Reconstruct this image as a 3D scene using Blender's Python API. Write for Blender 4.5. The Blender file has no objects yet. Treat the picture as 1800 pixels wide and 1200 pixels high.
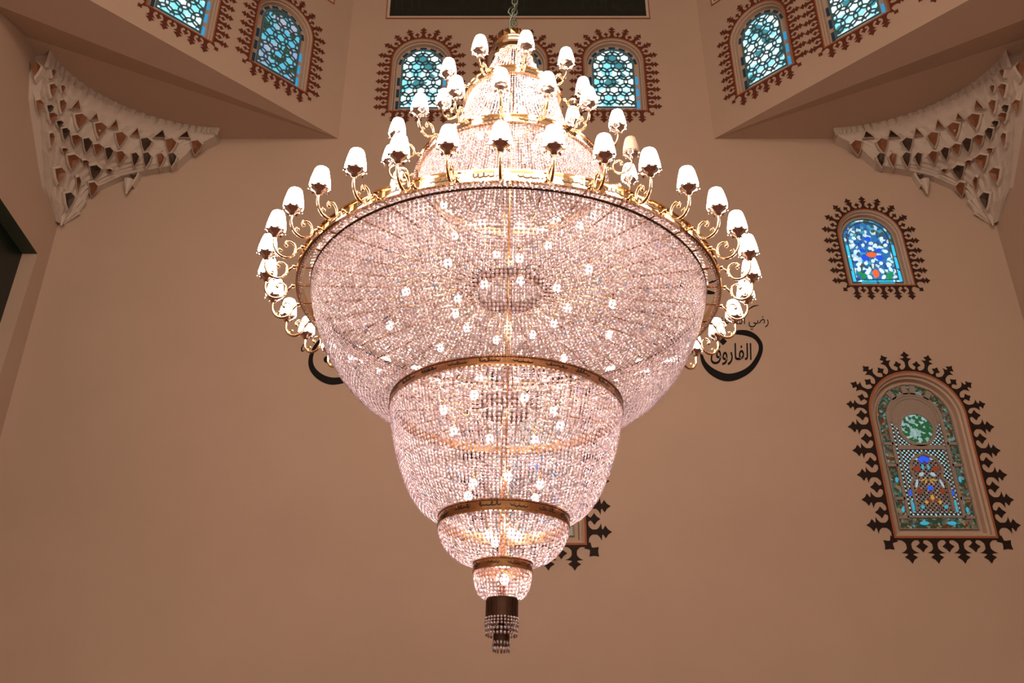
import bpy, math, random
import numpy as np
from mathutils import Vector, Matrix
from mathutils.bvhtree import BVHTree
random.seed(7)
rng = np.random.default_rng(7)
S = bpy.context.scene
C = S.collection
PI = math.pi

# ---------------------------------------------------------------- camera
FOC, TH, EYE = 1600.0, math.radians(27.0), 1.6
cd = bpy.data.cameras.new('camera')
cam = bpy.data.objects.new('camera', cd); C.objects.link(cam)
cam.location = (0, 0, EYE)
cam.rotation_euler = (PI/2 + TH, 0, 0)
cd.sensor_width = 36.0
cd.lens = FOC/1800*36
cd.clip_end = 200
S.camera = cam

# ---------------------------------------------------------------- world, large lights, exposure
w = bpy.data.worlds.new('world'); S.world = w; w.use_nodes = True
bg = w.node_tree.nodes['Background']
bg.inputs[0].default_value = (1.0, 0.72, 0.52, 1); bg.inputs[1].default_value = 0.22
S.view_settings.view_transform = 'Standard'
S.view_settings.look = 'None'
S.view_settings.gamma = 1
S.view_settings.use_curve_mapping = False
S.view_settings.exposure = 1.7
LAMP = 11.0            # radiance of the lit shades
LAMP_COL = (1.0, 0.76, 0.60)
def area(name, loc, rot, size, power, col):
    l = bpy.data.lights.new(name, 'AREA'); l.shape = 'RECTANGLE'; l.size, l.size_y = size
    l.energy = power; l.color = col
    o = bpy.data.objects.new(name, l); C.objects.link(o); o.location = loc; o.rotation_euler = rot
    return o
# added fill light behind the viewer, standing in for the unseen hall's light
area('hall_fill', (0, -6, 13), (math.radians(55), 0, 0), (12, 5), 420, (1.0, 0.75, 0.58))

# ---------------------------------------------------------------- helpers
c_, s_ = math.cos(TH), math.sin(TH)
def ray(px, py):
    x, y = (px-900)/FOC, (600-py)/FOC
    return Vector((x, c_ - y*s_, s_ + y*c_))
CAM = Vector((0, 0, EYE))
def on_plane(px, py, p0, n):
    d = ray(px, py); p0 = Vector(p0); n = Vector(n)
    return CAM + d*((p0-CAM).dot(n)/d.dot(n))

class MB:
    def __init__(s): s.v, s.f, s.sm, s.mi = [], [], [], []
    def add(s, vs, fs, smooth=False, mi=0):
        b = len(s.v); s.v += [tuple(v) for v in vs]
        for f in fs: s.f.append([i+b for i in f]); s.sm.append(smooth); s.mi.append(mi)
    def box(s, c, d, rz=0):
        cx, cy, cz = c; co, si = math.cos(rz), math.sin(rz); vs = []
        for dx in (-.5, .5):
            for dy in (-.5, .5):
                for dz in (-.5, .5):
                    x, y = dx*d[0], dy*d[1]
                    vs.append((cx+x*co-y*si, cy+x*si+y*co, cz+dz*d[2]))
        s.add(vs, [(0,1,3,2),(4,6,7,5),(0,4,5,1),(2,3,7,6),(0,2,6,4),(1,5,7,3)])
    def lathe(s, prof, n=96, closed=False, smooth=True, c=(0,0,0), flute=0, nfl=12):
        vs = []; m = len(prof)
        for i in range(n):
            a = 2*PI*i/n
            k = 1+flute*math.cos(nfl*a)
            for r, z in prof: vs.append((c[0]+r*k*math.sin(a), c[1]-r*k*math.cos(a), c[2]+z))
        fs = []
        for i in range(n):
            j = (i+1) % n
            for q in range(m if closed else m-1):
                p = (q+1) % m
                fs.append((i*m+q, j*m+q, j*m+p, i*m+p))
        s.add(vs, fs, smooth)
    def tube(s, pts, r, n=8, cap=True, up=None):
        pts = [Vector(p) for p in pts]; m = len(pts)
        rr = r if isinstance(r, (list, tuple)) else [r]*m
        vs = []; prev = None
        for i, p in enumerate(pts):
            t = (pts[min(i+1, m-1)]-pts[max(i-1, 0)]).normalized()
            if prev is None:
                a = Vector((0, 0, 1)) if abs(t.z) < .9 else Vector((1, 0, 0))
                x = t.cross(a).normalized()
            else:
                x = (prev-t*prev.dot(t)).normalized()
            prev = x; y = t.cross(x)
            for k in range(n):
                a = 2*PI*k/n; vs.append(p+(x*math.cos(a)+y*math.sin(a))*rr[i])
        fs = [(i*n+k, i*n+(k+1) % n, (i+1)*n+(k+1) % n, (i+1)*n+k) for i in range(m-1) for k in range(n)]
        if cap: fs += [tuple(range(n))[::-1], tuple((m-1)*n+k for k in range(n))]
        s.add(vs, fs, True)
    def ball(s, c, r, n=12, m=8, sz=1):
        vs = [(c[0], c[1], c[2]-r*sz)]
        for j in range(1, m):
            t = PI*j/m
            for i in range(n):
                a = 2*PI*i/n; vs.append((c[0]+r*math.sin(t)*math.cos(a), c[1]+r*math.sin(t)*math.sin(a), c[2]-r*sz*math.cos(t)))
        vs.append((c[0], c[1], c[2]+r*sz)); L = len(vs)-1
        fs = [(0, 1+(i+1) % n, 1+i) for i in range(n)]
        for j in range(m-2):
            for i in range(n): fs.append((1+j*n+i, 1+j*n+(i+1) % n, 1+(j+1)*n+(i+1) % n, 1+(j+1)*n+i))
        fs += [(L, 1+(m-2)*n+i, 1+(m-2)*n+(i+1) % n) for i in range(n)]
        s.add(vs, fs, True)
    def mesh(s, name, mats):
        me = bpy.data.meshes.new(name); me.from_pydata(s.v, [], s.f)
        me.polygons.foreach_set('use_smooth', s.sm); me.polygons.foreach_set('material_index', s.mi)
        for m in (mats if isinstance(mats, (list, tuple)) else [mats]): me.materials.append(m)
        me.update(); return me
    def build(s, name, mats, parent=None):
        o = bpy.data.objects.new(name, s.mesh(name, mats)); C.objects.link(o)
        if parent: o.parent = parent
        return o
def tag(o, label=None, cat=None, group=None, kind=None):
    if label: o['label'] = label
    if cat: o['category'] = cat
    if group: o['group'] = group
    if kind: o['kind'] = kind
    return o
def empty(name, loc, rot=(0, 0, 0)):
    o = bpy.data.objects.new(name, None); C.objects.link(o); o.location = loc; o.rotation_euler = rot
    o.empty_display_size = .2
    return o

# ---------------------------------------------------------------- materials
def mat(name, col, rough=.5, metal=0, noise=None, bump=0, emit=None, es=0, spec=.5):
    m = bpy.data.materials.new(name); m.use_nodes = True
    nt = m.node_tree; b = nt.nodes['Principled BSDF']
    b.inputs['Base Color'].default_value = (*col, 1)
    b.inputs['Roughness'].default_value = rough; b.inputs['Metallic'].default_value = metal
    b.inputs['Specular IOR Level'].default_value = spec
    if emit:
        b.inputs['Emission Color'].default_value = (*emit, 1); b.inputs['Emission Strength'].default_value = es
    if noise:
        sc, amt = noise
        tc = nt.nodes.new('ShaderNodeTexCoord'); nz = nt.nodes.new('ShaderNodeTexNoise')
        nz.inputs['Scale'].default_value = sc; nz.inputs['Detail'].default_value = 5
        nt.links.new(tc.outputs['Object'], nz.inputs['Vector'])
        mx = nt.nodes.new('ShaderNodeMix'); mx.data_type = 'RGBA'
        mx.inputs[6].default_value = (*[c*(1-amt) for c in col], 1); mx.inputs[7].default_value = (*[min(1, c*(1+amt)) for c in col], 1)
        nt.links.new(nz.outputs['Fac'], mx.inputs[0]); nt.links.new(mx.outputs[2], b.inputs['Base Color'])
        if bump:
            bp = nt.nodes.new('ShaderNodeBump'); bp.inputs['Strength'].default_value = bump; bp.inputs['Distance'].default_value = .02
            nt.links.new(nz.outputs['Fac'], bp.inputs['Height']); nt.links.new(bp.outputs['Normal'], b.inputs['Normal'])
    return m
M = {}
M['wall'] = mat('cream_plaster', (.43, .318, .245), .75, noise=(.9, .05), bump=.05, spec=.25)
M['soffit'] = mat('soffit_plaster', (.42, .305, .225), .8, noise=(.9, .05), spec=.2)
M['white_plaster'] = mat('white_stucco', (.47, .40, .34), .8, noise=(14, .06), bump=.2, spec=.2)
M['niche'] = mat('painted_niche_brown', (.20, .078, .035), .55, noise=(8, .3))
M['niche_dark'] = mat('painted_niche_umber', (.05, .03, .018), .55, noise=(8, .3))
M['lace_red'] = mat('painted_lace_oxblood', (.115, .035, .022), .6, noise=(9, .25), spec=.08)
M['lace_dark'] = mat('painted_lace_umber', (.045, .02, .014), .6, noise=(9, .25), spec=.08)
M['lace_black'] = mat('painted_lace_black', (.022, .013, .011), .6, noise=(9, .25), spec=.08)
M['line'] = mat('painted_line_rust', (.30, .10, .045), .6, noise=(9, .2), spec=.08)
M['ink'] = mat('black_paint', (.008, .007, .007), .5, noise=(9, .2), spec=.08)
M['green'] = mat('dark_green_board', (.003, .009, .007), .35, noise=(4, .3))
M['green_script'] = mat('worn_green_script', (.016, .028, .02), .5, noise=(4, .3))
M['reveal_green'] = mat('green_reveal_paint', (.04, .06, .038), .7, noise=(4, .2))
M['gold'] = mat('polished_brass', (.72, .50, .30), .09, 1, noise=(30, .08))
M['gold_dark'] = mat('dark_reflection_brass', (.40, .21, .10), .22, 1, noise=(30, .15))  # brass darkened in colour to stand in for the lower rings' dark reflections
M['bronze'] = mat('dark_bronze', (.07, .035, .022), .4, .8, noise=(30, .2))
M['chrome'] = mat('silvered_cup', (.70, .62, .56), .15, 1, noise=(30, .08))
M['chain'] = mat('green_tinted_steel', (.16, .20, .16), .35, .9, noise=(30, .2))
M['engrave'] = mat('engraved_script', (.05, .025, .012), .5, .3, noise=(30, .2))
M['floor'] = mat('hall_carpet', (.16, .06, .045), .95, noise=(6, .2))
def shade_mat(name, strength, col):
    m = bpy.data.materials.new(name); m.use_nodes = True; nt = m.node_tree
    b = nt.nodes['Principled BSDF']; b.inputs['Base Color'].default_value = (.85, .8, .75, 1); b.inputs['Roughness'].default_value = .4
    tc = nt.nodes.new('ShaderNodeTexCoord'); sp = nt.nodes.new('ShaderNodeSeparateXYZ'); rp = nt.nodes.new('ShaderNodeMapRange')
    nt.links.new(tc.outputs['Generated'], sp.inputs[0]); nt.links.new(sp.outputs['Z'], rp.inputs[0])
    rp.inputs[3].default_value = strength; rp.inputs[4].default_value = strength*.85
    b.inputs['Emission Color'].default_value = (*col, 1); nt.links.new(rp.outputs[0], b.inputs['Emission Strength'])
    return m
M['shade'] = shade_mat('lit_frosted_shade', LAMP, LAMP_COL)
M['shade_off'] = mat('unlit_frosted_shade', (.42, .33, .26), .4, noise=(20, .1))
M['bulb'] = shade_mat('glowing_bulb', 70, (1.0, .82, .72))
def crystal():
    m = bpy.data.materials.new('faceted_crystal'); m.use_nodes = True; nt = m.node_tree; nt.nodes.clear()
    out = nt.nodes.new('ShaderNodeOutputMaterial'); geo = nt.nodes.new('ShaderNodeNewGeometry')
    r = nt.nodes.new('ShaderNodeValToRGB'); r.color_ramp.interpolation = 'CONSTANT'
    e = r.color_ramp.elements
    e[0].position = 0; e[0].color = (.90, .74, .80, 1)
    e[1].position = .35; e[1].color = (.98, .86, .90, 1)
    for p, cc in ((.60, (.80, .62, .68, 1)), (.82, (1, .90, .92, 1)), (.93, (.62, .48, .52, 1)), (.985, (.45, .62, .95, 1))):
        q = e.new(p); q.color = cc
    nt.links.new(geo.outputs['Random Per Island'], r.inputs[0])
    d = nt.nodes.new('ShaderNodeBsdfDiffuse'); t = nt.nodes.new('ShaderNodeBsdfTranslucent')
    g = nt.nodes.new('ShaderNodeBsdfGlossy'); g.inputs['Roughness'].default_value = .12
    fr = nt.nodes.new('ShaderNodeFresnel'); fr.inputs[0].default_value = 1.7
    m1 = nt.nodes.new('ShaderNodeMixShader'); m1.inputs[0].default_value = .55
    m2 = nt.nodes.new('ShaderNodeMixShader')
    ad = nt.nodes.new('ShaderNodeMath'); ad.operation = 'ADD'; ad.inputs[1].default_value = .12
    nt.links.new(fr.outputs[0], ad.inputs[0]); nt.links.new(ad.outputs[0], m2.inputs[0])
    nt.links.new(r.outputs[0], d.inputs[0]); nt.links.new(r.outputs[0], t.inputs[0])
    nt.links.new(d.outputs[0], m1.inputs[1]); nt.links.new(t.outputs[0], m1.inputs[2])
    nt.links.new(m1.outputs[0], m2.inputs[1]); nt.links.new(g.outputs[0], m2.inputs[2]); nt.links.new(m2.outputs[0], out.inputs[0])
    return m
M['crystal'] = crystal()
def stained(name, palette, scale, strength):
    """coloured glass lit by the evening sky outside; palette = [(pos, colour), ...]"""
    m = bpy.data.materials.new(name); m.use_nodes = True; nt = m.node_tree; b = nt.nodes['Principled BSDF']
    tc = nt.nodes.new('ShaderNodeTexCoord'); vo = nt.nodes.new('ShaderNodeTexVoronoi'); vo.inputs['Scale'].default_value = scale
    sp = nt.nodes.new('ShaderNodeSeparateColor'); r = nt.nodes.new('ShaderNodeValToRGB'); r.color_ramp.interpolation = 'CONSTANT'
    e = r.color_ramp.elements
    e[0].position = 0; e[0].color = (*palette[0][1], 1); e[1].position = palette[1][0]; e[1].color = (*palette[1][1], 1)
    for p, cc in palette[2:]:
        q = e.new(p); q.color = (*cc, 1)
    nt.links.new(tc.outputs['Object'], vo.inputs['Vector']); nt.links.new(vo.outputs['Color'], sp.inputs[0]); nt.links.new(sp.outputs[0], r.inputs[0])
    nt.links.new(r.outputs[0], b.inputs['Base Color']); nt.links.new(r.outputs[0], b.inputs['Emission Color'])
    b.inputs['Emission Strength'].default_value = strength; b.inputs['Roughness'].default_value = .2
    return m
def glass(name, col, strength=1.0):
    return mat(name, col, .2, emit=col, es=strength, noise=(9, .1))
M['g_star'] = stained('glass_star_field', [(0, (.45, .80, .95)), (.3, (.16, .55, .75)), (.5, (.66, .92, 1)), (.84, (.03, .16, .20)), (.92, (.25, .62, .85))], 5, .42)
M['g_dim'] = stained('glass_star_field_dim', [(0, (.22, .34, .55)), (.25, (.10, .45, .60)), (.5, (.30, .36, .50)), (.68, (.02, .06, .04)), (.86, (.08, .40, .62))], 6, .28)
M['g_blue'] = glass('blue_glass', (.03, .25, .50), .25)
M['g_navy'] = glass('navy_glass', (.008, .03, .05), .1)
M['g_field'] = stained('glass_blue_field', [(0, (.03, .18, .50)), (.34, (.60, .88, 1)), (.45, (.02, .10, .40)), (.62, (.06, .36, .55)), (.78, (.05, .10, .08)), (.88, (.45, .78, .95))], 17, .17)
M['g_red'] = glass('red_glass', (.75, .10, .03), .35)
M['g_green'] = glass('green_glass', (.01, .22, .09), .3)
M['g_white'] = glass('white_glass', (.60, .85, .95), .24)
M['g_cobalt'] = glass('cobalt_glass', (.01, .06, .50), .4)
M['g_sky'] = glass('sky_glass', (.02, .42, .68), .35)
M['g_medal'] = stained('glass_medallion', [(0, (.01, .12, .04)), (.4, (.22, .42, .45)), (.62, (.015, .10, .05)), (.8, (.30, .52, .60))], 22, .13)
M['g_mosaic'] = stained('glass_mosaic_band', [(0, (.02, .05, .03)), (.35, (.12, .10, .07)), (.55, (.03, .12, .12)), (.7, (.15, .30, .34)), (.8, (.10, .03, .01)), (.9, (.20, .17, .08))], 26, .10)
M['g_bouquet'] = stained('glass_bouquet', [(0, (.16, .13, .11)), (.3, (.12, .22, .36)), (.5, (.05, .05, .03)), (.62, (.30, .40, .46)), (.78, (.20, .05, .02)), (.9, (.03, .10, .30))], 24, .14)
M['tracery'] = mat('teal_grey_tracery', (.07, .15, .17), .6, noise=(20, .2))
M['tracery_lt'] = mat('plaster_tracery', (.26, .21, .175), .7, noise=(20, .1))

# ---------------------------------------------------------------- room geometry
WY = 14.0
BACK = ((0, WY, 0), (0, -1, 0))
PL = on_plane(595, 244, *BACK); PR = on_plane(1255, 244, *BACK)
CL = on_plane(143, 244, *BACK); CR = on_plane(1707, 244, *BACK)
H0 = PL.z
XL, XR, XC = CL.x, CR.x, (CL.x+CR.x)/2
HT = H0+6.5
def poly_wall(name, outer, holes, m, flip=False):
    """planar wall with holes: outer and holes are loops of world points"""
    import bmesh
    bm = bmesh.new(); edges = []
    for lp in [outer]+holes:
        vs = [bm.verts.new(p) for p in lp]
        edges += [bm.edges.new((vs[i], vs[(i+1) % len(vs)])) for i in range(len(vs))]
    n = (Vector(outer[1])-Vector(outer[0])).cross(Vector(outer[2])-Vector(outer[1])).normalized()
    bmesh.ops.triangle_fill(bm, use_beauty=True, use_dissolve=False, edges=edges, normal=n)
    me = bpy.data.meshes.new(name); bm.to_mesh(me); bm.free(); me.materials.append(m)
    o = bpy.data.objects.new(name, me); C.objects.link(o); o['kind'] = 'structure'
    return o

class Win:
    """frame of one arched window: bottom middle, unit vectors, size"""
    def __init__(s, O, U, V, N, w, H): s.O, s.U, s.V, s.N, s.w, s.H = O, U, V, N, w, H
    def p(s, u, v, d=0): return s.O+s.U*u+s.V*v+s.N*d        # d > 0 goes into the wall
    def arch(s, inset=0, n=28, d=0):
        r = s.w/2-inset; hs = s.H-s.w/2
        pts = [(-r, inset), (r, inset), (r, hs)]
        pts += [(r*math.cos(PI*k/n), hs+r*math.sin(PI*k/n)) for k in range(1, n)] + [(-r, hs)]
        return [s.p(u, v, d) for u, v in pts]
    def inside(s, u, v, inset):
        r = s.w/2-inset; hs = s.H-s.w/2
        return v > inset and (abs(u) < r if v < hs else u*u+(v-hs)**2 < r*r)
def win_px(bl, br, apex, plane, U, w=None, H=None):
    a = on_plane(*bl, *plane); b = on_plane(*br, *plane); O = (a+b)/2
    if w is None: w = (b-a).length
    if apex:
        t = on_plane(*apex, *plane)-O; H = t.length; V = t.normalized()
    else: V = Vector((0, 0, 1))
    return Win(O, U, V, -Vector(plane[1]).normalized(), w, H)
UX = Vector((1, 0, 0))
w_mid = win_px((1494, 500), (1607, 500), (1519, 369), BACK, UX)
w_big = win_px((1575, 942), (1750.5, 942), (1597, 655), BACK, UX)
w_hid = win_px((852, 954), (1028, 954), None, BACK, UX, H=w_big.H)
w_c1 = win_px((683.5, 194), (789, 194), (744, 69), BACK, UX)
w_c3 = win_px((1030, 193), (1136.5, 193), (1076, 68), BACK, UX)
SW, SH = (w_c1.w+w_c3.w)/2, (w_c1.H+w_c3.H)/2
w_c2 = Win((w_c1.O+w_c3.O)/2, UX, Vector((0, 0, 1)), Vector((0, 1, 0)), SW, SH)
q = math.sqrt(.5)
LPLANE = (tuple(PL), (q, -q, 0)); RPLANE = (tuple(PR), (-q, -q, 0))
UL, UR = Vector((q, q, 0)), Vector((q, -q, 0))
w_l1 = win_px((443, 111), (533, 155), None, LPLANE, UL, w=SW, H=SH)
w_l2 = win_px((262, 20), (365.5, 73), None, LPLANE, UL, w=SW, H=SH)
w_r1 = win_px((1302.5, 156.5), (1388, 113.5), None, RPLANE, UR, w=SW, H=SH)
w_r2 = win_px((1459, 73), (1553, 25.5), None, RPLANE, UR, w=SW, H=SH)
zl = (w_l1.O.z+w_l2.O.z+w_r1.O.z+w_r2.O.z)/4
for ww in (w_l1, w_l2, w_r1, w_r2): ww.O.z = zl*.5+ww.O.z*.5
w_l3 = Win(w_l2.O*2-w_l1.O, UL, Vector((0, 0, 1)), w_l1.N, SW, SH)
w_r3 = Win(w_r2.O*2-w_r1.O, UR, Vector((0, 0, 1)), w_r1.N, SW, SH)
print('ROOM', PL, PR, CL, CR, 'small window', SW, SH, 'big', w_big.w, w_big.H, 'mid', w_mid.w, w_mid.H)

# the main back wall, the drum above it (three faces of the octagon), side walls
# the main wall and the drum's middle face lie in one plane
poly_wall('wall_back', [(XL, WY, -.0), (XR, WY, -.0), (XR, WY, H0), (PR.x, WY, H0), (PR.x, WY, HT), (PL.x, WY, HT), (PL.x, WY, H0), (XL, WY, H0)],
          [w_.arch() for w_ in (w_mid, w_big, w_hid, w_c1, w_c2, w_c3)], M['wall'])
LEN = (PL.x-XL)*math.sqrt(2)
QL = PL-UL*LEN; QR = PR+UR*((XR-PR.x)*math.sqrt(2))
poly_wall('wall_drum_left', [tuple(PL), (PL.x, PL.y, HT), (QL.x, QL.y, HT), tuple(QL)], [w_.arch() for w_ in (w_l1, w_l2, w_l3)], M['wall'])
poly_wall('wall_drum_right', [tuple(PR), tuple(QR), (QR.x, QR.y, HT), (PR.x, PR.y, HT)], [w_.arch() for w_ in (w_r1, w_r2, w_r3)], M['wall'])
for side, Q in (('left', QL), ('right', QR)):
    mb = MB(); y2 = Q.y-6.8
    mb.add([(Q.x, Q.y, H0), (Q.x, y2, H0), (Q.x, y2, HT), (Q.x, Q.y, HT)], [(0, 1, 2, 3)])
    o = mb.build('wall_drum_side_'+side, M['wall']); o['kind'] = 'structure'
mb = MB()   # shallow dome over the drum
ymid = QL.y-3.4; ring = []
oc = [PL, PR, QR, Vector((QR.x, QR.y-6.8, 0)), Vector((PR.x, QR.y-6.8-4.8, 0)), Vector((PL.x, QR.y-6.8-4.8, 0)), Vector((QL.x, QL.y-6.8, 0)), QL]
ctr = Vector((XC, ymid, 0)); rows = []
for k in range(6):
    t = k/6*PI/2; rows.append([ctr+(Vector((v.x, v.y, 0))-ctr)*math.cos(t)+Vector((0, 0, HT+4.0*math.sin(t))) for v in oc])
vs = [v for r_ in rows for v in r_]+[ctr+Vector((0, 0, HT+4.0))]
fs = [(k*8+i, k*8+(i+1) % 8, (k+1)*8+(i+1) % 8, (k+1)*8+i) for k in range(5) for i in range(8)]+[(40+i, 40+(i+1) % 8, 48) for i in range(8)]
mb.add(vs, fs, True); o = mb.build('ceiling_dome', M['wall']); o['kind'] = 'structure'

# left wall with its recessed opening
LW = ((XL, 0, 0), (1, 0, 0))
a0 = on_plane(66, 446, *LW); b0 = on_plane(-70, 244, *LW); d0 = on_plane(0, 660, *LW)
d1 = a0+(d0-a0)*2.2; c1 = Vector((XL, b0.y-.5, d1.z))
YF = -4.0
poly_wall('wall_left', [(XL, WY, 0), (XL, WY, H0+.9), (XL, YF, H0+.9), (XL, YF, 0)], [[tuple(a0), tuple(b0), tuple(c1), tuple(d1)]], M['wall'])
mb = MB(); dep = Vector((-.27, 0, 0))
lp = [a0, b0, c1, d1]
mb.add([*lp, *[p+dep for p in lp]], [(0, 1, 5, 4)], mi=1)
mb.add([*lp, *[p+dep for p in lp]], [(1, 2, 6, 5), (2, 3, 7, 6), (3, 0, 4, 7)], mi=0)
mb.add([p+dep for p in lp], [(0, 1, 2, 3)], mi=2)
o = mb.build('window_13', [M['wall'], M['reveal_green'], M['green']]); o['kind'] = 'structure'
o['label'] = 'dark green recessed opening high in the left wall'
mb = MB(); mb.add([(XR, WY, 0), (XR, WY, H0+.9), (XR, YF, H0+.9), (XR, YF, 0)], [(0, 1, 2, 3)]); o = mb.build('wall_right', M['wall']); o['kind'] = 'structure'
mb = MB(); mb.add([(XL, WY, 0), (XR, WY, 0), (XR, YF-6, 0), (XL, YF-6, 0)], [(0, 1, 2, 3)]); o = mb.build('floor', M['floor']); o['kind'] = 'structure'

# corner ceilings under the diagonal drum faces: cornice slope, shadow strip, flat soffit
def corner_ceiling(side):
    mir = (lambda p: Vector(p)) if side == 'left' else (lambda p: Vector((XL+XR-p[0], p[1], p[2])))
    e2 = on_plane(20, 19, *LW); e3 = on_plane(45, 64, *LW)
    e2 = CAM+(e2-CAM)*.967; e2 = PL+(e2-PL)*((XL-PL.x)/(e2.x-PL.x))
    p3 = Vector((on_plane(545, 244, *BACK)))
    mb = MB()
    mb.add([mir(p) for p in (PL, QL, e2)], [(0, 1, 2)], mi=1)
    mb.add([mir(p) for p in (PL, e2, e3, p3)], [(0, 1, 2), (0, 2, 3)])
    mb.add([mir(p) for p in (p3, e3, CL)], [(0, 1, 2)])
    print('SOFFIT', QL, e2, e3, H0)
    o = mb.build('ceiling_corner_'+side, [M['soffit'], M['wall']]); o['kind'] = 'structure'
corner_ceiling('left'); corner_ceiling('right')

# ---------------------------------------------------------------- window parts
def lace(win, m, unit, depth, parent, line_m, k_hole=.36, k_star=.32):
    """painted lace: flared stems with star finials, small stars between, along the arch"""
    mb = MB(); O = win.O
    T = win.w*.022
    r = win.w/2+T; hs = win.H-win.w/2
    def flat(pts2, fr):                      # fr: (u, v, tangent u, v, normal u, v)
        u0, v0, tu, tv, nu, nv = fr
        vs = [win.p(u0+tu*x+nu*y, v0+tv*x+nv*y, -.004)-O for x, y in pts2]
        mb.add(vs, [tuple(range(len(vs)))])
    def star(fr, y, a, b):
        pts = []
        for k in range(8):
            an = PI/2+k*PI/4; rr = a if k % 2 == 0 else b
            pts.append((rr*math.cos(an), y+rr*math.sin(an)))
        cx = [(0, y)]
        u0, v0, tu, tv, nu, nv = fr
        vs = [win.p(u0+tu*x+nu*yy, v0+tv*x+nv*yy, -.0065)-O for x, yy in cx+pts]
        mb.add(vs, [(0, 1+k, 1+(k+1) % 8) for k in range(8)])
    def tall(fr, s, dp):
        rc = k_hole*s; ry = .31*dp; vc = .34*dp; L = 20; top = vc+.93*ry
        prev = None
        for k in range(L+1):
            y = top*k/L
            dy = min(1, abs(y-vc)/ry)
            wd = max(s*.5-rc*math.sqrt(max(0, 1-dy*dy)), .10*s)
            if y < vc-ry: wd = s*.5
            if prev: flat([(-prev[0], prev[1]), (prev[0], prev[1]), (wd, y), (-wd, y)], fr)
            prev = (wd, y)
        flat([(-prev[0], top), (prev[0], top), (.12*s, top+.035*dp), (.07*s, .75*dp), (-.07*s, .75*dp), (-.12*s, top+.035*dp)], fr)
        star(fr, .81*dp, k_star*s, k_star*.56*s)
    def small(fr, s, dp):
        flat([(-.16*s, 0), (.16*s, 0), (.05*s, .2*dp), (-.05*s, .2*dp)], fr)
        star(fr, .35*dp, .235*s, .14*s)
    def frame_side(sgn, v): return (sgn*r, v, 0, sgn*-1, sgn, 0)
    Ls = hs+T; ns = max(2, round(Ls/unit)); us = Ls/ns
    for sgn in (1, -1):
        for k in range(ns):
            tall((sgn*r, -T+us*(k+.5)+us*.0, 0, -sgn, sgn, 0), us, depth)
            small((sgn*r, -T+us*(k+1.0), 0, -sgn, sgn, 0), us, depth)
        # corner piece
        fr = (sgn*r*1.0, -T, sgn*q, q, sgn*q, -q); small(fr, us*1.1, depth*1.15)
    nb = max(2, round(2*r/unit)); ub = 2*r/nb
    for k in range(nb):
        tall((-r+ub*(k+.5), -T, 1, 0, 0, -1), ub, depth)
        if k: small((-r+ub*k, -T, 1, 0, 0, -1), ub, depth)
    na = max(3, round(PI*(r+depth*.3)/unit)); 
    if na % 2 == 0: na += 1
    for k in range(na):
        a = PI*(k+.5)/na; ca, sa = math.cos(a), math.sin(a)
        tall((r*ca, hs+r*sa, sa, -ca, ca, sa), PI*r/na*1.08, depth)
        if k:
            a = PI*k/na; ca, sa = math.cos(a), math.sin(a)
            small((r*ca, hs+r*sa, sa, -ca, ca, sa), PI*r/na*1.1, depth)
    # base band of the lace
    n = 40
    def loop(e): 
        rr = win.w/2+e; pts = [(-rr, -e), (rr, -e), (rr, hs)]+[(rr*math.cos(PI*k/n), hs+rr*math.sin(PI*k/n)) for k in range(1, n)]+[(-rr, hs)]
        return pts
    def strip(e0, e1, d, mi=0):
        A = [win.p(u, v, d)-O for u, v in loop(e0)]; B = [win.p(u, v, d)-O for u, v in loop(e1)]; L = len(A)
        mb.add(A+B, [(i, (i+1) % L, L+(i+1) % L, L+i) for i in range(L)], mi=mi)
    strip(T*.9, T*1.9, -.005)
    ob = mb.build('painted_lace_border', m, parent)
    mb = MB(); strip(0, T*.95, -.006); mb.build('rust_outline', line_m, parent)
    return ob
def reveal(win, parent, depth):
    mb = MB(); O = win.O
    def loopd(ins, d): return [p-O for p in win.arch(ins, d=d)]
    steps = [(0, 0), (win.w*.02, .03), (win.w*.02, depth*.45), (win.w*.045, depth*.5), (win.w*.055, depth)]
    L = len(loopd(0, 0))
    for (i0, d0_), (i1, d1_) in zip(steps, steps[1:]):
        mb.add(loopd(i0, d0_)+loopd(i1, d1_), [(i, (i+1) % L, L+(i+1) % L, L+i) for i in range(L)])
    mb.build('window_frame', M['wall'], parent)
    mb = MB(); v = loopd(win.w*.05, depth); mb.add(v, [tuple(range(len(v)))])
    mb.build('plaster_screen', M['wall'], parent)
def quad_piece(mb, win, u, v, a, b, d, rot=0, mi=0, n=4, th=.012):
    pts = []
    for k in range(n):
        if n == 4: x, y = ((-a, -b), (a, -b), (a, b), (-a, b))[k]
        else:
            t = 2*PI*k/n; x, y = a*math.cos(t), b*math.sin(t)
        pts.append((u+x*math.cos(rot)-y*math.sin(rot), v+x*math.sin(rot)+y*math.cos(rot)))
    f_ = [win.p(x, y, d-th)-win.O for x, y in pts]; bk = [win.p(x, y, d)-win.O for x, y in pts]
    mb.add(f_+bk, [tuple(range(n))]+[(k, (k+1) % n, n+(k+1) % n, n+k) for k in range(n)], mi=mi)
def arch_plate(win, inset, d, m, name, parent, top=None):
    mb = MB(); vs = [p-win.O for p in win.arch(inset, d=d)]; mb.add(vs, [tuple(range(len(vs)))])
    return mb.build(name, m, parent)
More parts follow.
